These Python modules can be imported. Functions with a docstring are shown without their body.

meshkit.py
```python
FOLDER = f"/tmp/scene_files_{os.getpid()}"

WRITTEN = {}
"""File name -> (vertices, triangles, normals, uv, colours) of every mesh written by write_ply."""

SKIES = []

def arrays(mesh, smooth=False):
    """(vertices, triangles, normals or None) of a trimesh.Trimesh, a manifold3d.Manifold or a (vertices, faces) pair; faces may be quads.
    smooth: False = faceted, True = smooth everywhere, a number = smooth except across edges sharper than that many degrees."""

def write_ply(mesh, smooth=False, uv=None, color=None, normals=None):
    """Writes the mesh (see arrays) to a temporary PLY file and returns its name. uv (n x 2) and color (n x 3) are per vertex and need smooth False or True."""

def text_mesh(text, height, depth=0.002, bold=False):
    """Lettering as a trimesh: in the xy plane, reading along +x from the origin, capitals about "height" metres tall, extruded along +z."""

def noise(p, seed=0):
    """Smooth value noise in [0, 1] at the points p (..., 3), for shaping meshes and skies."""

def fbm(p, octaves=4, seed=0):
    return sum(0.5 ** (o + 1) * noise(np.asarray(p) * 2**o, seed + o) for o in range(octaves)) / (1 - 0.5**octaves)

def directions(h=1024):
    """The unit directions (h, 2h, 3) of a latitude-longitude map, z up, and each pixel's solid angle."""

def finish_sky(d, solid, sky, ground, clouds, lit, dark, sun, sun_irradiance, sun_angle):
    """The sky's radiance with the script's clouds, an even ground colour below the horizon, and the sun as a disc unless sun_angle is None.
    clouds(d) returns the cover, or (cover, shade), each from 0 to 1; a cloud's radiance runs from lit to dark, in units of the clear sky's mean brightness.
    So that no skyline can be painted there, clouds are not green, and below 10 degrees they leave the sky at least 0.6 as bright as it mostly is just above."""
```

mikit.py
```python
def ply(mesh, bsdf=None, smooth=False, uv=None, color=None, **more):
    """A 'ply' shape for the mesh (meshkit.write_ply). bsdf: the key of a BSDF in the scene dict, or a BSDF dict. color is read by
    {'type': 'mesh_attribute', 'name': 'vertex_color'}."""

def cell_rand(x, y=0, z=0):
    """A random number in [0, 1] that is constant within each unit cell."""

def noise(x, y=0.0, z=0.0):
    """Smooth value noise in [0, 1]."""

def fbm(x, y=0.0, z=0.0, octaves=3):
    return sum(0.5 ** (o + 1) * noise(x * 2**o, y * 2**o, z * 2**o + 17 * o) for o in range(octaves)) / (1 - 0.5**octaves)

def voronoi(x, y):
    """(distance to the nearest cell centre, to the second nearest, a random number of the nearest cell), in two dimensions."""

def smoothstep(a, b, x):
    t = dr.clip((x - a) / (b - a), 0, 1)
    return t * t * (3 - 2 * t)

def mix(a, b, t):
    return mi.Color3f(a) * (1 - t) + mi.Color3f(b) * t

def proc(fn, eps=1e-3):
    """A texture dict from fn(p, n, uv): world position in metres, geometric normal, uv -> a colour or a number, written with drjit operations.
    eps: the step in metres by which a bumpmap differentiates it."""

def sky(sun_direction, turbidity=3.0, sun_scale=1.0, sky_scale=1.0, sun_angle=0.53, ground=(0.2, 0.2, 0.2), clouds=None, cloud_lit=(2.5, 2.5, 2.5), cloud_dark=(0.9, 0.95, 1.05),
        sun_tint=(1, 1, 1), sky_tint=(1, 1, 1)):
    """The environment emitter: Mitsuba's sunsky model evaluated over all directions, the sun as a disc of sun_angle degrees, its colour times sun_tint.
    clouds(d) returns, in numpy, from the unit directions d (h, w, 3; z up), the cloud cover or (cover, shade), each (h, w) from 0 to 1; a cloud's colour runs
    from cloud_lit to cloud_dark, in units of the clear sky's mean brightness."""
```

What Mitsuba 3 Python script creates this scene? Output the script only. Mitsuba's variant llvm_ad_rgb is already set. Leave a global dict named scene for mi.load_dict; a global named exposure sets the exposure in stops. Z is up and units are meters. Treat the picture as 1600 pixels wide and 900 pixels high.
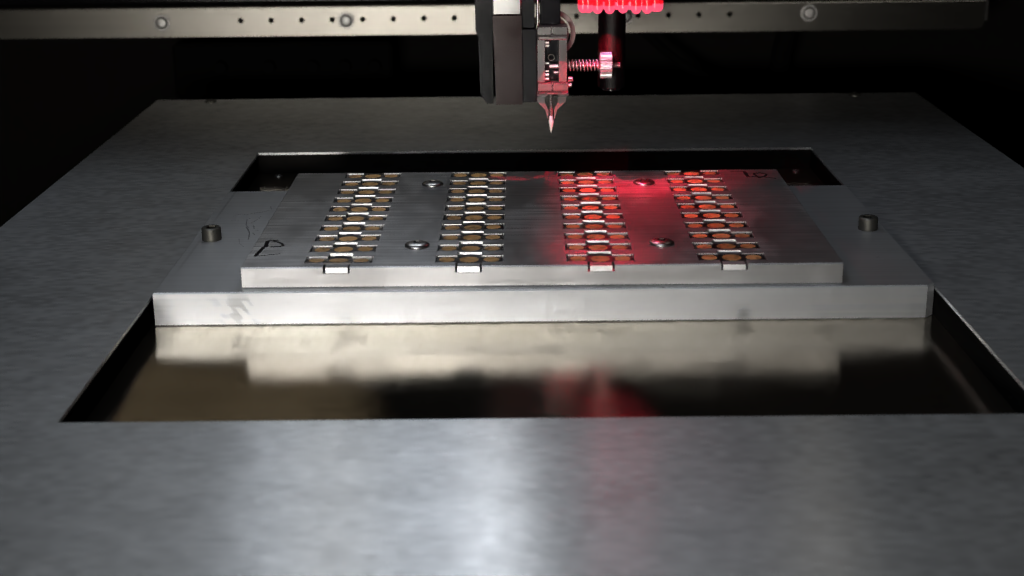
import math, random
import numpy as np, trimesh, manifold3d as m3, drjit as dr, mitsuba as mi, mikit
from mikit import proc, noise, fbm, smoothstep, mix
from shapely.geometry import Polygon, LineString
T = mi.ScalarTransform4f
random.seed(7); RNG = np.random.default_rng(7)
scene, labels = {}, {}

# ---------------------------------------------------------------- camera, exposure, lamps
exposure = 0.0
CAM = np.array([0., 0., .2])
FWD = np.array([-.0032162, .9497292, -.3130562]); UP = np.array([.0097483, .3130727, .9496791])
scene['camera'] = {'type': 'thinlens', 'fov': math.degrees(2*math.atan(800/2250)), 'fov_axis': 'x', 'aperture_radius': .0018, 'focus_distance': .72,
                   'near_clip': .01, 'far_clip': 20., 'to_world': T().look_at(origin=CAM.tolist(), target=(CAM+FWD).tolist(), up=UP.tolist())}
KEY = dict(pos=(-.18, -.25, .105), aim=(-.02, .8, .02), size=(.22, .07), power=(110., 105., 96.))
OVER = dict(pos=(-.36, .08, 1.25), aim=(-.12, .5, 0.), size=(.90, .06), power=(21., 22.8, 25.2))
STRIP = dict(pos=(-.096, .87, .335), aim=(-.096, .2, .325), size=(.18, .13), power=(3.6, 3.9, 4.3))
SPOT = dict(pos=(-.016, .845, .35), aim=(-.012, .42, .27), size=(.020, .03), power=(72., 75., 79.))
WARM = (dict(pos=(-.128, .845, .35), aim=(-.11, .42, .27), size=(.055, .03), power=(6.6, 6.2, 5.4)), dict(pos=(.208, .845, .35), aim=(.15, .42, .27), size=(.03, .03), power=(5., 4.5, 3.8)))
LED_RADIANCE = (1.15, .10, .19)
LEAK = 2.6
BEAM = .80   # scale of the LED beams

# ---------------------------------------------------------------- materials
def bs(name, d, two=True):
    scene[name] = {'type': 'twosided', 'bsdf': d} if two else d
def rgb(*c): return {'type': 'rgb', 'value': list(c)}
def grain(base, tint, fx=9., fy=900., amt=.22, blot=.18, sc=14., seed=0., axis=0):
    """brushed metal reflectance: long fine lines along one axis, with soft blotches"""
    def fn(p, n, uv):
        a, b = (p.x, p.y + p.z) if axis == 0 else (p.y + p.z, p.x)
        g = noise(a*fx + seed, b*fy, seed)*.6 + noise(a*fx*3 + 5, b*fy*.4, seed+3)*.4
        l = fbm(p.x*sc + seed, p.y*sc, p.z*sc, 3)
        v = base*(1 + amt*(g - .5)*2 + blot*(l - .5)*2)
        return mi.Color3f(tint)*v
    return proc(fn)
def metal(name, refl, au, av, diff=None, w=.4, dist='ggx'):
    c = {'type': 'roughconductor', 'distribution': dist, 'alpha_u': au, 'alpha_v': av, 'material': 'none', 'specular_reflectance': refl}
    if diff is not None:
        c = {'type': 'blendbsdf', 'weight': w, 'a': c, 'b': {'type': 'diffuse', 'reflectance': diff}}
    bs(name, c)

def mottle(base, tint, seed):
    """satin rolled sheet: faint lengthwise grain, smudges and cloudy wear, a few hairline scratches"""
    def fn(p, n, uv):
        g = noise(p.x*22 + seed, p.y*1500, seed)
        m = fbm(p.x*46 + seed, p.y*62, 1., 4); c = fbm(p.x*7 - seed, p.y*9, 2., 3); k = noise(p.x*240, p.y*400, seed)
        q = p.x*.35 + p.y
        line = smoothstep(.985, .999, noise(p.x*6 + seed, q*900, 5.))*smoothstep(.55, .75, noise(p.x*14, p.y*14, seed))
        return mi.Color3f(tint)*dr.clip(base*(1 + .06*(g - .5) + .34*(m - .5) + .28*(c - .5) + .36*(k - .5) + .35*line), .02, .95)
    return proc(fn)
bs('table_metal', {'type': 'blendbsdf', 'weight': .42,
   'a': {'type': 'blendbsdf', 'weight': .55, 'a': {'type': 'roughconductor', 'distribution': 'beckmann', 'alpha_u': .045, 'alpha_v': .145, 'material': 'none', 'specular_reflectance': mottle(.66, (.98, 1., 1.015), 0.)},
         'b': {'type': 'roughconductor', 'distribution': 'beckmann', 'alpha_u': .28, 'alpha_v': .17, 'material': 'none', 'specular_reflectance': mottle(.62, (.97, 1., 1.03), 7.)}},
   'b': {'type': 'diffuse', 'reflectance': mottle(.30, (.96, 1., 1.04), 3.)}})
def scuff(base, tint, seed):
    def fn(p, n, uv):
        g = noise(p.x*14 + seed, (p.y + p.z)*1100)*.5 + noise(p.x*60, (p.y + p.z)*420, seed)*.5
        l = fbm(p.x*30 + seed, p.y*22, p.z*40, 4)
        patch = smoothstep(.46, .72, fbm(p.x*38 - 3, p.y*16 + seed, 2., 4))
        v = base*(.66 + .30*g + .8*(l - .5)) + .34*patch*g
        return mi.Color3f(tint)*dr.clip(v, .02, .95)
    return proc(fn)
metal('jig_metal', scuff(.58, (1., 1., 1.02), 2.), .19, .20, scuff(.25, (1., 1.015, 1.035), 5.), .36, 'beckmann')
def stained(base, tint, seed):
    def fn(p, n, uv):
        v = base*(.86 + .16*noise(p.x*12 + seed, (p.y + p.z)*1000) + .30*(fbm(p.x*24 + seed, p.y*20, p.z*50, 4) - .5))
        hair = 1.6*smoothstep(.86, .95, noise(p.x*190 + p.z*260, p.z*120 - p.x*40, seed))*smoothstep(.5, .7, noise(p.x*30, p.y*20, 4.))
        spot = lambda x, z, a, b: dr.exp(-dr.square((p.x - x)/a) - dr.square((p.z - z)/b))
        rough = spot(-.120, -.006, .012, .009)*smoothstep(.35, .75, noise(p.x*420 + p.z*300, p.z*330))
        d = .45*spot(.100, -.0105, .0035, .0035) + .25*spot(-.075, -.010, .006, .003) + .3*spot(-.157, -.004, .005, .006) + .35*rough + .2*hair
        return mi.Color3f(tint)*dr.clip(v*(1 - dr.minimum(d, .7)), .02, .95)
    return proc(fn)
metal('base_metal', stained(.64, (.98, 1., 1.03), 8.), .20, .28, stained(.33, (.96, 1., 1.045), 11.), .42, 'beckmann')
def recess_fn(p, n, uv):
    l = fbm(p.x*13, p.y*17, 3., 4); g = noise(p.x*10, p.y*500)
    spots = smoothstep(.72, .80, noise(p.x*120, p.y*90, 4.))*.18
    return mix((.60, .55, .47), (.78, .735, .66), l)*(.86 + .2*g - spots)
def recess_bump(p, n, uv):
    return fbm(p.x*15, p.y*17, 1., 2)*.0009 + fbm(p.x*30, p.y*11, 5., 2)*.0007 + noise(p.x*70, p.y*60, 2.)*.00003
bs('recess_metal', {'type': 'bumpmap', 'scale': 1.0, 'tex': proc(recess_bump, 2e-3), 'bsdf':
   {'type': 'blendbsdf', 'weight': .05, 'a': {'type': 'roughconductor', 'distribution': 'beckmann', 'alpha_u': .032, 'alpha_v': .032, 'material': 'none', 'specular_reflectance': proc(recess_fn)},
    'b': {'type': 'diffuse', 'reflectance': rgb(.16, .14, .115)}}})
metal('rail_metal', grain(.43, (1., .95, .85), 5, 300, .08, .26, 9., 3.), .125, .26, rgb(.25, .24, .22), .07, 'beckmann')
metal('steel', rgb(.60, .59, .58), .10, .10, rgb(.2, .19, .19), .25, 'beckmann')
bs('tube_black', {'type': 'roughplastic', 'diffuse_reflectance': rgb(.003, .002, .0025), 'alpha': .25, 'int_ior': 1.25})
metal('bright_steel', rgb(.80, .79, .77), .12, .12)
metal('satin_steel', grain(.58, (1., 1., .98), 40, 40, .1, .15, 90.), .05, .05, rgb(.22, .21, .205), .32, 'beckmann')
metal('dark_steel', rgb(.16, .155, .14), .22, .22, rgb(.03, .03, .027), .4)
metal('jaw_steel', rgb(.34, .33, .33), .05, .05, rgb(.22, .205, .205), .7, 'beckmann')
metal('screw_steel', rgb(.46, .45, .44), .09, .09)
metal('screw_pale', rgb(.75, .74, .73), .2, .2, rgb(.40, .39, .38), .45)
metal('gunmetal', grain(.11, (1., .92, .91), 20, 20, .05, .12, 60.), .04, .04, rgb(.045, .024, .024), .5, 'beckmann')
bs('black_paint', {'type': 'roughplastic', 'diffuse_reflectance': rgb(.004, .004, .005), 'alpha': .04, 'int_ior': 1.28})
bs('black_gloss', {'type': 'roughplastic', 'diffuse_reflectance': rgb(.005, .005, .006), 'alpha': .08})
bs('black_matte', {'type': 'diffuse', 'reflectance': rgb(.004, .004, .004)})
bs('back_grey', {'type': 'diffuse', 'reflectance': rgb(.009, .0085, .008)})
bs('anodised', {'type': 'roughplastic', 'diffuse_reflectance': rgb(.007, .007, .009), 'alpha': .04})
bs('chip_black', {'type': 'roughplastic', 'diffuse_reflectance': rgb(.016, .013, .014), 'alpha': .22})
def pad_fn(tone):
    def fn(p, n, uv):
        v = tone*(.72 + .5*fbm(p.x*700, p.y*700, 1., 2) - .35*smoothstep(.66, .8, noise(p.x*420, p.y*420, 7.)))
        return mix((.42, .235, .085), (.50, .29, .125), noise(p.x*130, p.y*130))*v
    return proc(fn)
for i, (tone, rough) in enumerate(((.92, .42), (1.08, .52), (1.22, .6))):
    bs(f'pad_copper_{i}', {'type': 'principled', 'base_color': pad_fn(tone), 'roughness': rough, 'metallic': .35, 'specular': .4})
bs('ink', {'type': 'diffuse', 'reflectance': rgb(.012, .011, .012)})
metal('bracket_brown', rgb(.20, .17, .12), .2, .2, rgb(.36, .30, .21), .7)
bs('old_ink', {'type': 'diffuse', 'reflectance': rgb(.09, .09, .095)})
bs('needle_white', {'type': 'roughplastic', 'diffuse_reflectance': rgb(.82, .82, .80), 'alpha': .2})
bs('led_epoxy', {'type': 'roughplastic', 'diffuse_reflectance': rgb(.55, .02, .03), 'alpha': .1})
bs('pale_rubber', {'type': 'roughplastic', 'diffuse_reflectance': rgb(.33, .27, .26), 'alpha': .3})
bs('lamp_glass', {'type': 'diffuse', 'reflectance': rgb(.7, .7, .7)})

# ---------------------------------------------------------------- mesh helpers
def tm(m):
    k = m.to_mesh(); return trimesh.Trimesh(np.array(k.vert_properties[:, :3], float), np.array(k.tri_verts), process=False)
def mf(m): return m3.Manifold(m3.Mesh(np.asarray(m.vertices, np.float32), np.asarray(m.faces, np.uint32)))
def cbox(x0, x1, y0, y1, z0, z1, c=0.0):
    """box with chamfered edges"""
    if c <= 0:
        return trimesh.creation.box(bounds=[(x0, y0, z0), (x1, y1, z1)])
    P = []
    for sx in (0, 1):
        for sy in (0, 1):
            for sz in (0, 1):
                X, Y, Z = (x1 - c*0 if sx else x0), (y1 if sy else y0), (z1 if sz else z0)
                dx, dy, dz = (-c if sx else c), (-c if sy else c), (-c if sz else c)
                P += [(X, Y+dy, Z+dz), (X+dx, Y, Z+dz), (X+dx, Y+dy, Z)]
    return trimesh.convex.convex_hull(np.array(P))
def cyl(a, b, r, seg=32, r2=None):
    a, b = np.array(a, float), np.array(b, float); L = np.linalg.norm(b-a)
    m = mf_cyl(L, r, r if r2 is None else r2, seg); M = trimesh.geometry.align_vectors([0, 0, 1], (b-a)/L); M[:3, 3] = a
    m.apply_transform(M); return m
def mf_cyl(L, r, r2, seg): return tm(m3.Manifold.cylinder(L, r, r2, seg))
def lathe(profile, seg=40, at=(0, 0, 0), axis=(0, 0, 1)):
    m = trimesh.creation.revolve(np.array(profile, float), sections=seg)
    M = trimesh.geometry.align_vectors([0, 0, 1], axis); M[:3, 3] = at
    m.apply_transform(M); return m
def prism_y(poly, y0, y1):
    """polygon in x, z extruded along y"""
    m = trimesh.creation.extrude_polygon(Polygon(poly), y1-y0, engine='earcut')
    v = m.vertices.copy(); m.vertices = np.column_stack([v[:, 0], y0 + v[:, 2], v[:, 1]]); m.invert()
    return m
def prism_x(poly, x0, x1):
    """polygon in y, z extruded along x"""
    m = trimesh.creation.extrude_polygon(Polygon(poly), x1-x0, engine='earcut')
    v = m.vertices.copy(); m.vertices = np.column_stack([x0 + v[:, 2], v[:, 0], v[:, 1]])
    return m
def lean(poly, y0, y1, z0, z1, back):
    """prism along y whose front goes back by back mm between z0 and z1"""
    m = prism_y(poly, y0, y1); v = m.vertices.copy(); f = v[:, 1] < (y0+y1)/2
    v[f, 1] += np.clip((z0 - v[f, 2])/(z0 - z1), 0, 1)*back/1000; m.vertices = v; return m
def tube(pts, r, seg=10):
    p = np.array(pts, float); t = np.gradient(p, axis=0); t /= np.linalg.norm(t, axis=1)[:, None]
    a = np.cross(t[0], [.3, .2, .93]); a /= np.linalg.norm(a); V, rings = [], len(p)
    for k in range(rings):
        a = a - t[k]*a.dot(t[k]); a /= np.linalg.norm(a); b = np.cross(t[k], a)
        for s in range(seg):
            w = 2*math.pi*s/seg; V.append(p[k] + r*(math.cos(w)*a + math.sin(w)*b))
    F = []
    for k in range(rings-1):
        for s in range(seg):
            i, j = k*seg+s, k*seg+(s+1) % seg
            F += [(i, j, j+seg), (i, j+seg, i+seg)]
    c0, c1 = len(V), len(V)+1; V += [p[0], p[-1]]
    for s in range(seg):
        F += [(c0, (s+1) % seg, s), (c1, (rings-1)*seg+s, (rings-1)*seg+(s+1) % seg)]
    return trimesh.Trimesh(np.array(V), np.array(F), process=False)
def join(*ms): return trimesh.util.concatenate(list(ms))
def rotz(m, deg, c=(0, 0, 0)):
    m = m.copy(); m.apply_transform(trimesh.transformations.rotation_matrix(math.radians(deg), [0, 0, 1], c)); return m

def boxuv(m):
    """faceted mesh with planar uv, u along x where the face allows: gives brushed metal its grain direction"""
    v = m.vertices[m.faces].reshape(-1, 3); n = np.repeat(m.face_normals, 3, axis=0); a = np.abs(n)
    uv = np.where((a[:, 2] >= a[:, 0])[:, None] & (a[:, 2] >= a[:, 1])[:, None], v[:, [0, 1]], np.where((a[:, 1] >= a[:, 0])[:, None], v[:, [0, 2]], v[:, [1, 2]]))
    return trimesh.Trimesh(v, np.arange(len(v)).reshape(-1, 3), process=False), uv

def numbered(name):
    k, n = name, 0
    while k in scene or any(s.startswith(k + '__') for s in scene):
        n += 1; k = f'{name}_{n:03d}'
    return k
def add(name, mesh, mat, parent=None, smooth=False, label=None, **more):
    k = numbered((parent + '__' if parent else '') + name)
    if smooth is False:
        m, uv = boxuv(mesh); scene[k] = mikit.ply(m, mat, uv=uv, **more)
    else:
        scene[k] = mikit.ply(mesh, mat, smooth=smooth, **more)
    if label: labels[k] = {'label': label}
    return k
def thing(name, label, cat, group=None):
    k = numbered(name)
    labels[k] = {'label': label, 'category': cat}
    if group: labels[k]['group'] = group
    return k
def struct(name, mesh, mat, label=None):
    k = add(name, mesh, mat); labels[k] = {'kind': 'structure'}
    if label: labels[k]['label'] = label
    return k

# ---------------------------------------------------------------- the machine's cabinet (dark background)
struct('back_wall', cbox(-.75, .75, 1.34, 1.36, -.30, .548), 'back_grey')
struct('side_wall', cbox(-.76, -.74, .45, 1.34, -.30, .548), 'black_matte')
struct('side_wall', cbox(.74, .76, .45, 1.34, -.30, .548), 'black_matte')
struct('cabinet_floor', cbox(-.75, .75, -.6, 1.34, -.32, -.30), 'black_matte')
struct('cabinet_roof', cbox(-.75, .75, .535, 1.34, .55, .565), 'black_matte')

# ---------------------------------------------------------------- machine table with its recess
TX0, TX1, TY0, TY1 = -.2663, .2975, .16, 1.062
CX0, CX1, CY0, CY1 = -.1605, .1845, .4617, .8815
ZF = -.0135
t = thing('machine_table', 'wide brushed grey metal table with a rectangular recess in its middle', 'table')
sheet = mf(cbox(TX0, TX1, TY0, TY1, -.0014, 0, .0003)) - mf(cbox(CX0, CX1, CY0, CY1, -.02, .02))
add('top_sheet', tm(sheet), 'table_metal', t)
add('recess_floor', cbox(CX0-.012, CX1+.012, CY0-.012, CY1+.012, ZF-.003, ZF), 'recess_metal', t)
add('recess_wall', cbox(CX0-.012, CX0-.0006, CY0-.012, CY1+.012, ZF+.0002, -.0016), 'black_matte', t)
add('recess_wall', cbox(CX1+.0006, CX1+.012, CY0-.012, CY1+.012, ZF+.0002, -.0016), 'black_matte', t)
add('recess_wall', cbox(CX0-.0004, CX1+.0004, CY1+.0006, CY1+.012, ZF+.0002, -.0016), 'back_grey', t)
add('recess_wall', cbox(CX0-.0004, CX1+.0004, CY0-.012, CY0-.0006, ZF+.0002, -.0016), 'black_paint', t)
add('frame_block', cbox(TX0+.01, TX1-.01, TY0+.01, TY1-.01, -.055, ZF-.0035), 'black_paint', t)

# ---------------------------------------------------------------- lower plate
BX0, BX1, BY0, BY1, BZ = -.1597, .1838, .5985, .7775, .002
bp = thing('base_plate', 'broad aluminium base plate lying across the recess under the smaller plate', 'metal plate')
pl = Polygon([(BX0, BY0), (BX1-.0040, BY0), (BX1, BY0+.0036), (BX1, BY1), (BX0, BY1)])
def slab(poly, z0, z1, c):
    lo, mid = poly.buffer(-c, join_style=2), poly
    P = [(x, y, z) for q, z in ((lo, z0), (mid, z0+c), (mid, z1-c), (lo, z1)) for x, y in list(q.exterior.coords)[:-1]]
    return trimesh.convex.convex_hull(np.array(P))
brot = .12; bc = (.0115, .69, 0)
add('body', rotz(slab(pl, ZF+.0001, BZ, .0006), brot, bc), 'base_metal', bp)

def stroke(pts, w, z, taper=None):
    """a flat ink stroke lying on a plate; w = width or one width per point (metres, points in mm)"""
    pts = [(x/1000, y/1000) for x, y in pts]
    g = LineString(pts).buffer(w/2, cap_style=1, join_style=1, resolution=4)
    m = trimesh.creation.extrude_polygon(g, .00004, engine='earcut'); m.apply_translation((0, 0, z)); return m
scr = [([(-135.6, 702.2), (-137.6, 707), (-139, 718), (-137.8, 720.4)], .0005), ([(-136.8, 703.4), (-135.5, 699.8), (-133.3, 692.7), (-131.9, 681.3)], .0006), ([(-133.6, 705.7), (-132.4, 700.9)], .0007),
       ([(-130.7, 696.1), (-129.7, 697.8)], .0008), ([(-131.7, 692.6), (-130.1, 689.1)], .0005), ([(-136.1, 710.6), (-133.8, 716.6), (-132.7, 724)], .0004),
       ([(-147.5, 724.5), (-146, 727.6), (-139.4, 728), (-135.9, 733)], .0003), ([(-136.9, 682.6), (-135.2, 674.7), (-131.8, 668)], .0003), ([(-146.5, 715.8), (-143.1, 716.9)], .0003),
       ([(-131, 744.5), (-129.6, 737.9)], .0006), ([(-139, 729.3), (-134, 731.6), (-130.5, 735.4)], .0005), ([(168.1, 641.1), (168.5, 641.3)], .0009)]
for pts, w in scr:
    add('scratch_mark', stroke(pts, w, BZ+.00002), 'old_ink', bp)

# ---------------------------------------------------------------- upper plate with four columns of pockets
JX0, JX1, JY0, JY1, JZ0, JZ = -.1211, .1440, .6026, .7775, .0021, .0117
COLS = (-.0787, -.0206, .0377, .0961)
ROWS = [.6134 + .01747*k for k in range(10)]
PW, PH, PD = .0300, .0098, .0024      # pocket
CW = .0112                            # channel down each column
jrot = -.30; jc = (.0115, .69, 0)
jp = thing('jig_plate', 'smaller scuffed aluminium plate with four columns of slots, on top of the base plate', 'metal plate')
body = mf(cbox(JX0, JX1, JY0, JY1, JZ0, JZ, .0005))
def mbox(x0, x1, y0, y1, z0, z1): return m3.Manifold.cube((x1-x0, y1-y0, z1-z0)).translate((x0, y0, z0))
cut, fill = [], []
for cx in COLS:
    for y in ROWS:
        cut.append(mbox(cx-PW/2, cx+PW/2, y-PH/2, y+PH/2, JZ-PD, JZ+.01))
        for sx in (-1, 1):
            for sy in (-1, 1):        # relief cuts in the corners
                cut.append(m3.Manifold.cylinder(.02, .0007, .0007, 10).translate((cx+sx*(PW/2-.0002), y+sy*(PH/2-.0002), JZ-PD)))
    cut.append(mbox(cx-.0055, cx+.0055, ROWS[0], JY1+.01, JZ-.0030, JZ+.01))
    cut.append(mbox(cx-.0059, cx+.0059, JY0-.01, ROWS[0], JZ-.0030, JZ+.01))   # the channel, open at both ends
    e = .00015
    for k in range(9):                # a saddle between two pockets, its near face steep
        ya, yb = ROWS[k]+PH/2, ROWS[k+1]-PH/2
        fill.append(mf(prism_x([(ya+.0047, JZ-.0034), (ya+.0049, JZ-.0024), (ya+.0054, JZ-e), (yb, JZ-e), (yb, JZ-.0034)], cx-.0054, cx+.0054)))
    yb = ROWS[0]-PH/2                 # and one in the notch of the front edge
    fill.append(mf(prism_x([(JY0+.0004, JZ-.0034), (JY0+.0004, JZ-.0029), (JY0+.0009, JZ-.0006), (yb, JZ-.0006), (yb, JZ-.0034)], cx-.0049, cx+.0049)))
add('body', rotz(tm(body - m3.Manifold.batch_boolean(cut, m3.OpType.Add) + m3.Manifold.batch_boolean(fill, m3.OpType.Add)), jrot, jc), 'jig_metal', jp)
ink = [([(-117.6, 620.9), (-116.9, 626.9), (-116.2, 634)], .0015), ([(-117, 620.9), (-113.1, 621.8), (-107.3, 623.6)], .0007), ([(-115.2, 635), (-115.9, 644.4)], .0016),
       ([(-116.3, 643.3), (-114.7, 645.9), (-111.3, 645.3)], .0009), ([(-112.9, 644.3), (-110.2, 642.1), (-108.4, 639.6), (-107.4, 637), (-109.1, 635), (-112.6, 634.9)], .0011),
       ([(118.7, 771.3), (122.4, 772.7), (125.8, 771.8)], .0009), ([(125.7, 771), (126, 760)], .0016), ([(125.7, 760), (129.8, 759.9), (135.2, 758.9), (139.9, 755)], .0009),
       ([(130.3, 767.1), (134, 768.5), (136.9, 764.7), (135.6, 761.1), (131.5, 757), (130.1, 765.7)], .0011)]
ik = [add('ink_mark', join(*[stroke(p, w*1.2, JZ+.00002+.00001*i) for i, (p, w) in enumerate(ink[:5])]), 'ink', jp, label='hand drawn black letters by the left edge'),
      add('ink_mark', join(*[stroke(p, w*1.2, JZ+.00002+.00001*i) for i, (p, w) in enumerate(ink[5:])]), 'ink', jp, label='hand drawn black letters by the far right corner')]

# ---------------------------------------------------------------- the chips in the pockets
ordinal = ['first', 'second', 'third', 'fourth', 'fifth', 'sixth', 'seventh', 'eighth', 'ninth', 'tenth']
colname = ['leftmost column', 'second column from left', 'third column from left', 'rightmost column']
def disc(r, z0, z1, seg=36):
    return lathe([(0, z0), (r, z0), (r, z1-.00006), (r-.00006, z1), (0, z1)], seg)
carrier = cbox(-.0146, .0146, -.0047, .0047, -.0014, 0, .00012)
tail = cbox(-.0054, .0054, .0045, .0077, -.0014, 0, .00012)
pads = [(-.0099, .0035, disc(.0035, 0, .00012)), (0., .0043, disc(.0043, 0, .00012)), (.0099, .0035, disc(.0035, 0, .00012))]
RJ = trimesh.transformations.rotation_matrix(math.radians(jrot), [0, 0, 1], jc)
for ci, cx in enumerate(COLS):
    for ri, y in enumerate(ROWS):
        row = f'{ordinal[ri]} from the front' if ri < 9 else 'farthest from the front'
        lab = f'black strip with three copper discs, {colname[ci]}, {row}'
        if (ci, ri) == (0, 0): lab = 'slightly tilted black strip with three copper discs, front of the leftmost column'
        k = thing('three_disc_chip', lab, 'chip', 'three disc chips in the pockets of the plate')
        M = trimesh.transformations.translation_matrix((cx + random.uniform(-.00018, .00018), y + random.uniform(-.00012, .00012), JZ - .0005 + random.uniform(-.0001, .0001)))
        R = trimesh.transformations.euler_matrix(random.uniform(-.028, .020), random.uniform(-.010, .010), random.uniform(-.010, .010))
        if (ci, ri) == (0, 0): R = trimesh.transformations.euler_matrix(-.10, .012, .02); M[2, 3] += .0002
        W = RJ @ M @ R; tw = T(W.tolist())
        add('strip', join(carrier, tail) if ri == 9 else carrier, 'chip_black', k, to_world=tw)
        for px, _, dm in pads:
            add('disc', dm, f'pad_copper_{random.choice((0, 1, 1, 2))}', k, smooth=40, to_world=T((W @ trimesh.transformations.translation_matrix((px + random.uniform(-.0001, .0001), random.uniform(-.0001, .0001), .00001))).tolist()))

# ---------------------------------------------------------------- screws
def hexprism(r, z0, z1): return tm(m3.Manifold.cylinder(z1-z0, r, r, 6).translate((0, 0, z0)))
def button_screw(x, y, z, lab, grp, r=.0057, h=.0021, mat='screw_steel'):
    k = thing('button_head_screw', lab, 'screw', grp)
    prof = [(0, 0), (r, 0), (r, .0004)] + [(r*math.cos(a)**.9 if a < 1.5 else r*.42, .0004 + (h-.0004)*math.sin(a)) for a in np.linspace(.12, 1.14, 9)] + [(0, h*.95)]
    dome = mf(lathe(prof, 48)) - m3.Manifold.cylinder(.01, r*.32, r*.32, 6).translate((0, 0, h*.35))
    m = tm(dome); m.apply_translation((x, y, z)); add('head', m, mat, k, smooth=35)
    s = hexprism(r*.31, h*.30, h*.36); s.apply_translation((x, y, z)); add('socket', s, 'black_matte', k)
G = 'button head screws holding the plate down'
for x, y, lab in ((-.0444, .7492, 'dark button head screw between the first and second columns, at the back'), (-.0455, .6342, 'dark button head screw between the first and second columns, near the front'),
                  (.0685, .7476, 'red lit button head screw between the third and fourth columns, at the back'), (.0668, .6342, 'button head screw between the third and fourth columns, near the front')):
    q = RJ @ np.array([x, y, 0, 1]); button_screw(x, y, JZ+.0001, lab, G)
def cap_screw(x, y, z, lab, grp, r=.0047, h=.0064):
    k = thing('cap_screw', lab, 'screw', grp)
    prof = [(0, 0), (r*1.0, 0), (r*1.03, .0010), (r, .0013), (r, h-.0006), (r-.0005, h), (0, h)]
    m = tm(mf(lathe(prof, 56)) - m3.Manifold.cylinder(.01, r*.60, r*.60, 6).translate((0, 0, h-.0032))); m.apply_translation((x, y, z)); add('head', m, 'dark_steel', k, smooth=35)
    s = hexprism(r*.58, h-.0036, h-.0031); s.apply_translation((x, y, z)); add('socket', s, 'steel', k)
G = 'cap screws in the base plate'
cap_screw(-.1500, .682, BZ, 'dark socket cap screw standing on the left side of the base plate', G)
cap_screw(.1748, .689, BZ, 'dark socket cap screw standing on the right side of the base plate', G)
button_screw(-.2243, 1.052, 0, 'small dim screw near the far left corner of the table', 'small screws at the table back', .0042, .0022, 'dark_steel')
button_screw(.2504, 1.052, 0, 'small dim screw near the far right corner of the table', 'small screws at the table back', .0042, .0022, 'dark_steel')
button_screw(-.1478, .874, ZF, 'tiny screw in the far left corner of the recess', 'tiny screws in the recess corners', .0024, .0014, 'steel')
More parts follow.
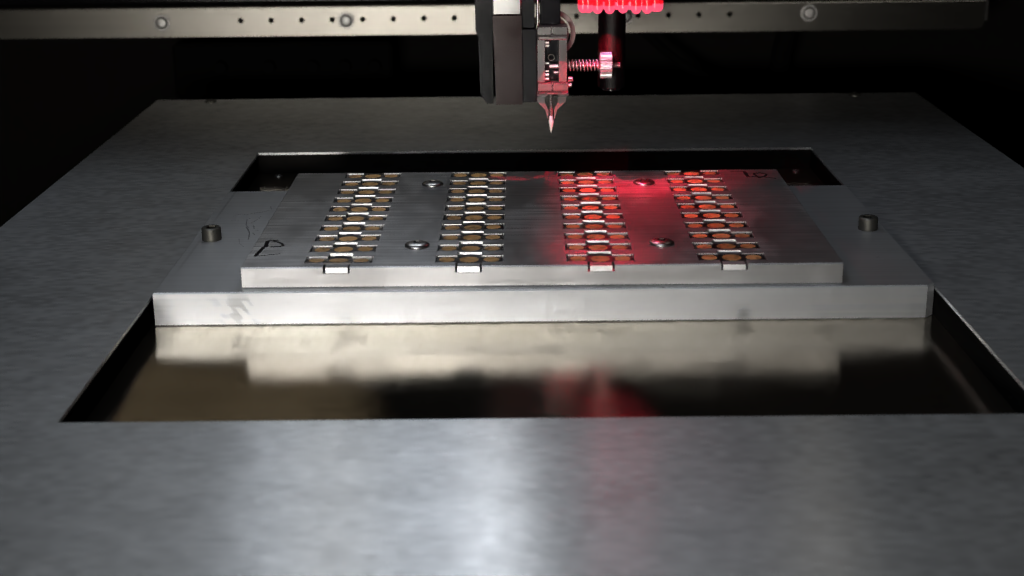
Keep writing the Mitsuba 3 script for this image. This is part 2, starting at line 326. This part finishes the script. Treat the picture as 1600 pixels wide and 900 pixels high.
button_screw(.1745, .874, ZF, 'tiny screw in the far right corner of the recess', 'tiny screws in the recess corners', .0024, .0014, 'steel')

# ---------------------------------------------------------------- the rail behind
RX0, RX1, RY, RZ0, RZ1 = -.4235, .3790, 1.170, .0308, .0530
rl = thing('gantry_rail', 'long satin steel rail with a row of small holes, crossing behind the head', 'rail')
prof = Polygon([(RX0, RZ0), (RX1-.0055, RZ0), (RX1-.0022, RZ0+.0014), (RX1-.0004, RZ0+.0042), (RX1, RZ0+.0075), (RX1, RZ1), (RX0, RZ1)])
m = prism_y(list(prof.exterior.coords)[:-1], RY, RY+.003)
rail = mf(m) if mf(m).volume() > 0 else mf(m)
for k in range(17):
    x = -.2204 + k*(.1736+.2204)/16
    rail = rail - m3.Manifold.cylinder(.02, .0022, .0022, 20).rotate((90, 0, 0)).translate((x, RY+.01, .0433 + .0013*k/16))
add('front_face', tm(rail), 'rail_metal', rl)
# the bent top edge and the flange running back
arc = [(RY + .0022*(1-math.cos(a)), RZ1 + .0001 + .0022*math.sin(a)) for a in np.linspace(0, math.pi/2, 7)]
add('top_flange', prism_x(arc + [(RY+.030, RZ1+.0023), (RY+.030, RZ1+.0001)], RX0, RX1), 'rail_metal', rl, smooth=40)
add('end_plate', cbox(RX1+.0002, RX1+.0030, RY+.0012, RY+.03, RZ0+.006, RZ1+.001, .0006), 'steel', rl)
for x, z, lab in ((-.2839, .0424, 'rail screw nearest the left end of the rail'), (-.1352, .0430, 'rail screw among the holes left of the black head'), (.0896, .0440, 'rail screw half hidden behind the dark camera tube'), (.2374, .0450, 'rail screw nearest the right end of the rail')):
    k = thing('rail_screw', 'round silver ' + lab, 'screw', 'screws along the rail')
    a = (0, -1, 0)
    add('washer', lathe([(0, 0), (.0068, 0), (.0068, .0008), (.0064, .0011), (0, .0011)], 40, (x, RY-.00005, z), a), 'screw_pale', k, smooth=35)
    hd = tm(mf(lathe([(0, .0012), (.0052, .0012), (.0051, .0028), (.0042, .0040), (.0030, .0044), (0, .0044)], 40)) - m3.Manifold.cylinder(.01, .0021, .0021, 6).translate((0, 0, .0022)))
    M = trimesh.geometry.align_vectors([0, 0, 1], a); M[:3, 3] = (x, RY, z); hd.apply_transform(M); add('head', hd, 'screw_pale', k, smooth=35)
    s = hexprism(.0020, .0018, .0021); s.apply_transform(M); add('socket', s, 'black_matte', k)
gb = thing('gantry_beam', 'black beam running along the top of the steel rail', 'beam')
add('beam', cbox(-.46, .385, RY+.012, RY+.075, RZ1+.0026, RZ1+.05, .002), 'black_gloss', gb)
br = thing('gantry_bracket', 'tall satin steel bracket on the black beam left of the head', 'bracket')
add('plate', cbox(-.345, -.13, 1.10, 1.104, .20, .284, .001), 'bracket_brown', br)
add('upper_plate', cbox(-.235, -.13, 1.10, 1.104, .2845, .47, .001), 'rail_metal', br)
add('foot', cbox(-.23, -.14, 1.1045, RY+.06, RZ1+.0505, .24, .001), 'black_paint', br)
cb = thing('control_box', 'black box with dim knobs, in the dark below the rail', 'box')
add('case', cbox(-.2985, -.107, 1.255, 1.32, -.036, .0125, .003), 'black_matte', cb)
for x in (-.256, -.214, -.176, -.148, -.122):
    add('knob', lathe([(0, 0), (.0062, 0), (.0058, .007), (.005, .008), (0, .008)], 24, (x, 1.2549, -.008), (0, -1, 0)), 'black_matte', cb, smooth=35)
cab = [(.248, 1.29, .06), (.247, 1.285, .04), (.243, 1.28, .018), (.238, 1.278, .0), (.236, 1.28, -.03)]
def dense(pts, n=24):
    from scipy.interpolate import CubicSpline
    p = np.array(pts, float); return CubicSpline(np.arange(len(p)), p)(np.linspace(0, len(p)-1, n))
c1 = add('hanging_cable', tube(dense(cab), .009, 12), 'black_matte', smooth=True); labels[c1] = {'label': 'thick black cable hanging behind the right half of the rail', 'category': 'cable'}
c2 = add('slack_cable', tube(dense([(.10, 1.26, .03), (.13, 1.25, .004), (.16, 1.24, -.016), (.20, 1.25, -.028)]), .004, 10), 'black_matte', smooth=True); labels[c2] = {'label': 'thin slack cable drooping in the dark right of the camera tube', 'category': 'cable'}

# ---------------------------------------------------------------- the head above the plate (positions in mm from the needle tip)
HX, HY, HZ, HK = .0189, .745, .0400, .968e-3
def hx(mm): return HX + mm*HK
def hy(mm): return HY + mm*HK
def hz(mm): return HZ + mm*HK
def hb(x0, x1, y0, y1, z0, z1, c=.0003): return cbox(hx(x0), hx(x1), hy(y0), hy(y1), hz(z0), hz(z1), c)
hd = thing('placement_head', 'black and grey machine head hanging over the plate, left of the gripper', 'machine head')
add('cover', prism_y([(hx(-40.2), hz(90)), (hx(-40.0), hz(56)), (hx(-38.6), hz(53)), (hx(-38.0), hz(22)), (hx(-34.5), hz(17)), (hx(-31), hz(17)), (hx(-31), hz(90))], hy(-2), hy(34)), 'black_paint', hd)
add('motor_block', prism_y([(hx(-30.8), hz(64.6)), (hx(-15.6), hz(64.6)), (hx(-15.4), hz(17.6)), (hx(-29.4), hz(17.6))], hy(-9), hy(24)), 'gunmetal', hd)
add('upper_block', hb(-30.8, -15.7, -9.6, 24, 65.0, 94, .0006), 'satin_steel', hd)
add('side_block', hb(-15.3, -7.7, -5, 26, 18, 57, .0003), 'anodised', hd)
add('side_block', hb(-15.5, -8.6, -4, 26, 57.4, 150, .0003), 'anodised', hd)
add('edge_strip', hb(-15.9, -15.35, -8.9, 24, 17.6, 64, .00025), 'satin_steel', hd)
add('motor', hb(-46.5, -23, -14, 30, 95, 190, .002), 'needle_white', hd)
add('mount_bar', hb(-5.6, 5.2, 3, 14, 58.2, 150, .0004), 'anodised', hd)
add('spacer_rod', cyl((hx(-7.0), hy(2), hz(58)), (hx(-7.0), hy(2), hz(150)), .0007, 16), 'steel', hd, smooth=35)
wh = lathe([(.0060, -.002), (.0072, -.002), (.0072, .002), (.0060, .002), (.0060, -.002)], 48, (hx(5.4), hy(20), hz(51)), (0, -1, 0))
add('round_rim', lathe([(.0098, -.0015), (.0122, -.0015), (.0122, .0015), (.0098, .0015), (.0098, -.0015)], 64, (hx(1.2), hy(18), hz(51.5)), (0, -1, 0)), 'pale_rubber', hd, smooth=35)
add('round_rim', lathe([(.0068, -.002), (.0086, -.002), (.0086, .003), (.0068, .003), (.0068, -.002)], 64, (hx(1.2), hy(18), hz(51.5)), (0, -1, 0)), 'pale_rubber', hd, smooth=35)
add('hub_plate', lathe([(0, -.001), (.0067, -.001), (.0067, .001), (0, .001)], 48, (hx(1.2), hy(20), hz(51.5)), (0, -1, 0)), 'anodised', hd, smooth=35)

gp = thing('needle_gripper', 'small steel gripper holding a pale pointed needle above the plate', 'gripper')
add('frame_top', join(hb(-7.4, .1, -4, 8, 53.6, 58.0), hb(.9, 8.8, -4, 8, 53.6, 58.0), hb(-7.4, 8.8, 0, 8, 53.7, 57.8)), 'satin_steel', gp)
add('frame_lip', hb(-7.2, 8.6, -6, 7, 51.2, 53.5, .0005), 'satin_steel', gp)
add('frame_post', hb(-7.4, -3.2, -2, 8, 28.2, 51.1, .0002), 'satin_steel', gp)
add('frame_post', hb(4.1, 8.6, -2, 8, 28.2, 51.1, .0002), 'satin_steel', gp)
add('frame_bottom', join(hb(-7.3, .6, -4, 8, 23.6, 28.1), hb(1.0, 9.2, -4, 8, 23.6, 28.1), hb(-7.2, 9, -1, 8, 23.7, 28)), 'satin_steel', gp)
add('jaw_block', prism_y([(hx(-7.4), hz(23.4)), (hx(9.2), hz(23.4)), (hx(9.2), hz(21.0)), (hx(4.6), hz(20.8)), (hx(2.2), hz(22.4)), (hx(-1.4), hz(22.0)), (hx(-3.0), hz(20.6)), (hx(-7.4), hz(20.8))], hy(-3.4), hy(6)), 'satin_steel', gp)
add('jaw_ledge', hb(-7.4, 9.2, -6, -3.6, 22.2, 23.45, .0005), 'satin_steel', gp)
add('jaw', lean([(hx(-7.5), hz(20.6)), (hx(-3.6), hz(20.7)), (hx(-3.3), hz(17.3)), (hx(-1.5), hz(13)), (hx(-1.5), hz(8)), (hx(-1.9), hz(8)), (hx(-3.2), hz(13)), (hx(-7.5), hz(18))], hy(-3.4), hy(1.6), hz(20.7), hz(8), 3.0), 'jaw_steel', gp)
add('jaw', lean([(hx(8.0), hz(20.8)), (hx(3.8), hz(20.6)), (hx(3.5), hz(17.3)), (hx(1.6), hz(13)), (hx(1.6), hz(8)), (hx(2.0), hz(8)), (hx(3.3), hz(13)), (hx(8.0), hz(18))], hy(-3.4), hy(1.6), hz(20.7), hz(8), 3.0), 'jaw_steel', gp)
add('back_plate', hb(-3.1, 4.0, 5.5, 7.5, 28.3, 51, .0001), 'anodised', gp)
add('needle_shaft', cyl((hx(0), hy(-1.0), hz(8)), (hx(0), hy(-1.0), hz(23.4)), .00088, 20), 'satin_steel', gp, smooth=35)
add('needle_tip', lathe([(0, 0), (.0004, .0012), (.00135, .0058), (.0013, .0066), (.00085, .0097), (0, .0097)], 28, (hx(0), hy(-1.0), hz(0))), 'needle_white', gp, smooth=30)
for z, r in ((49.2, 1.25), (47.4, 1.1), (38.2, .9), (34.0, .75), (32.0, 1.2), (29.8, 1.1)):
    add('screw', cyl((hx(-3.0), hy(-.6), hz(z)), (hx(-1.0), hy(-.6), hz(z)), r*.75/1000, 16), 'bright_steel', gp, smooth=35)
add('pin', cyl((hx(-.9), hy(.4), hz(36.4)), (hx(4.0), hy(.4), hz(36.4)), .0013, 20), 'bright_steel', gp, smooth=35)
add('lower_pin', cyl((hx(1.4), hy(.4), hz(33)), (hx(4.0), hy(.4), hz(33)), .0009, 16), 'steel', gp, smooth=35)
add('ring_eye', trimesh.creation.torus(.0016, .00035, 32, 12, transform=trimesh.transformations.translation_matrix((hx(.2), hy(1), hz(41))) @ trimesh.transformations.rotation_matrix(math.pi/2, [1, 0, 0])), 'dark_steel', gp, smooth=True)
# adjusting screw with its spring and knurled nut
def thread(x0, x1, r, pitch, z, y):
    P = []
    n = int((x1-x0)/pitch*2)
    prof = [(0, 0)] + [(r if i % 2 else r*.82, i*(x1-x0)/n) for i in range(n+1)] + [(0, x1-x0)]
    return lathe(prof, 24, (hx(x0*1000), y, z), (1, 0, 0))
ZS, YS = hz(36.6), hy(1.0)
add('threaded_rod', thread(.0087, .0365, .00155, .0006, ZS, YS), 'steel', gp, smooth=20)
tt = np.linspace(0, 9.2*2*math.pi, 260)
add('spring', tube(np.column_stack([hx(9.2) + .0166*tt/tt[-1], YS + .00285*np.cos(tt), ZS + .00285*np.sin(tt)]), .00036, 8), 'bright_steel', gp, smooth=True)
nut = []
N = 28
poly = [((.0068 if i % 2 else .0060)*math.cos(2*math.pi*i/(2*N)), (.0068 if i % 2 else .0060)*math.sin(2*math.pi*i/(2*N))) for i in range(2*N)]
nm = trimesh.creation.extrude_polygon(Polygon(poly), .0060, engine='earcut')
nm = join(nm, lathe([(0, -.0003), (.0058, -.0003), (.0062, 0), (.0062, .006), (.0058, .0063), (0, .0063)], 40))
M = trimesh.geometry.align_vectors([0, 0, 1], (1, 0, 0)); M[:3, 3] = (hx(26.3), YS, ZS); nm.apply_transform(M)
add('knurled_nut', nm, 'bright_steel', gp)
for x, z in ((10.4, 29.6), (9.9, 26.0)):
    add('side_screw', cyl((hx(9.3), hy(1), hz(z)), (hx(x+1.2), hy(1), hz(z)), .0012, 18), 'steel', gp, smooth=35)
add('side_screw', cyl((hx(9.3), hy(1), hz(28.0)), (hx(12), hy(1), hz(28.6)), .0008, 14), 'dark_steel', gp, smooth=35)

# ---------------------------------------------------------------- camera tube with its ring of red lamps
ct = thing('camera_tube', 'dark upright camera tube hanging through the red ring lamp', 'tube')
tx, ty = hx(33.3), hy(13)
add('barrel', lathe([(0, 0), (.0066, 0), (.0072, .0005), (.0072, .12), (0, .12)], 48, (tx, ty, hz(22.5))), 'tube_black', ct, smooth=35)
add('barrel_end', lathe([(0, 0), (.0050, 0), (.0050, .0012), (0, .0012)], 40, (tx, ty, hz(21.2))), 'black_gloss', ct, smooth=35)
rg = thing('ring_light', 'round lamp of glowing red bulbs above the plate', 'ring lamp')
RXc, RYc, RZc, RR = hx(36.8)*.969, hy(1)-.023, .2-(.2-hz(64.8))*.969, .0188
NL = 18
for i in range(NL):
    a = 2*math.pi*(i+.5)/NL
    x, y = RXc + RR*math.cos(a), RYc + RR*math.sin(a)
    dz = random.uniform(-.0004, .0004) - .075*(y - RYc)
    L = [(0, 0)] + [(.0025*math.sin(b), .0025*(1-math.cos(b))) for b in np.linspace(.2, math.pi/2, 8)] + [(.0025, .0042), (0, .0042)]
    k = add('bulb', lathe(L, 24, (x, y, RZc + dz)), 'led_epoxy', rg, smooth=40, emitter={'type': 'area', 'radiance': rgb(*LED_RADIANCE), 'sampling_weight': .25})
    add('bulb_base', lathe([(0, .00425), (.0025, .00425), (.0025, .0072), (.0029, .0073), (.0029, .0086), (0, .0086)], 24, (x, y, RZc + dz)), 'led_epoxy', k, smooth=40, emitter={'type': 'area', 'radiance': rgb(.95, .004, .014), 'sampling_weight': .1})
add('housing', lathe([(.0095, 0), (.0245, 0), (.0245, .012), (.0095, .012), (.0095, 0)], 64, (RXc, RYc, RZc+.0088)), 'black_paint', rg, smooth=35)
for a, aim_y, part in ((150, .046, 1.6), (180, -.006, .46), (210, -.058, .22)):   # the beams of the bulbs, thrown down
    x, y = RXc + .017*math.cos(math.radians(a)), RYc + .017*math.sin(math.radians(a))
    scene[f'beam_lamp_{a}'] = {'type': 'spot', 'intensity': rgb(.20*BEAM*part, .001*BEAM*part, .008*BEAM*part), 'cutoff_angle': 34., 'beam_width': 4., 'sampling_weight': .6,
                               'to_world': T().look_at(origin=[x, y, RZc-.003], target=[x + .032, y + aim_y, 0], up=[0, 1, 0])}
for sx in (-1, 1):                  # and forward over the table
    scene[f'front_beam_lamp_{sx}'] = {'type': 'spot', 'intensity': rgb(.0006, .00001, .00006), 'cutoff_angle': 7., 'beam_width': 4., 'sampling_weight': .4,
                                      'to_world': T().look_at(origin=[RXc + .008*sx, RYc - .016, RZc-.001], target=[RXc + .008*sx, .385, 0], up=[0, 0, 1])}
scene['side_beam_lamp'] = {'type': 'spot', 'intensity': rgb(.034*LEAK, .0002*LEAK, .0014*LEAK), 'cutoff_angle': 11., 'beam_width': 9.5, 'sampling_weight': .5,
                           'to_world': T().look_at(origin=[x, y, RZc-.001], target=[HX + .003, HY - .003, HZ + .0265], up=[0, 1, 0])}

# ---------------------------------------------------------------- the lamps that light the place
def panel_lamp(name, d, lab, mat='black_paint'):
    k = thing(name, lab, 'lamp')
    p, a = np.array(d['pos']), np.array(d['aim']); w, h = d['size']
    W = T().look_at(origin=p.tolist(), target=a.tolist(), up=[0, .3, 1])
    scene[k + '__diffuser'] = {'type': 'rectangle', 'to_world': W @ T().scale([w/2, h/2, 1]), 'bsdf': {'type': 'ref', 'id': 'lamp_glass'}, 'emitter': {'type': 'area', 'radiance': rgb(*d['power']), 'sampling_weight': 3.}}
    sh = cbox(-w/2-.01, w/2+.01, -h/2-.01, h/2+.01, -.04, -.002, .003)
    add('housing', sh, mat, k, to_world=W)
panel_lamp('work_lamp', KEY, 'small warm work lamp beside the camera')
panel_lamp('ceiling_lamp', OVER, 'cool ceiling lamp above the machine front')
panel_lamp('panel_lamp', STRIP, 'pale upright lamp panel behind the machine head')
panel_lamp('warm_lamp', WARM[0], 'wide warm lamp behind the machine head')
panel_lamp('warm_lamp', WARM[1], 'little warm lamp right of the camera tube')
panel_lamp('spot_lamp', SPOT, 'tiny white lamp behind the machine head')
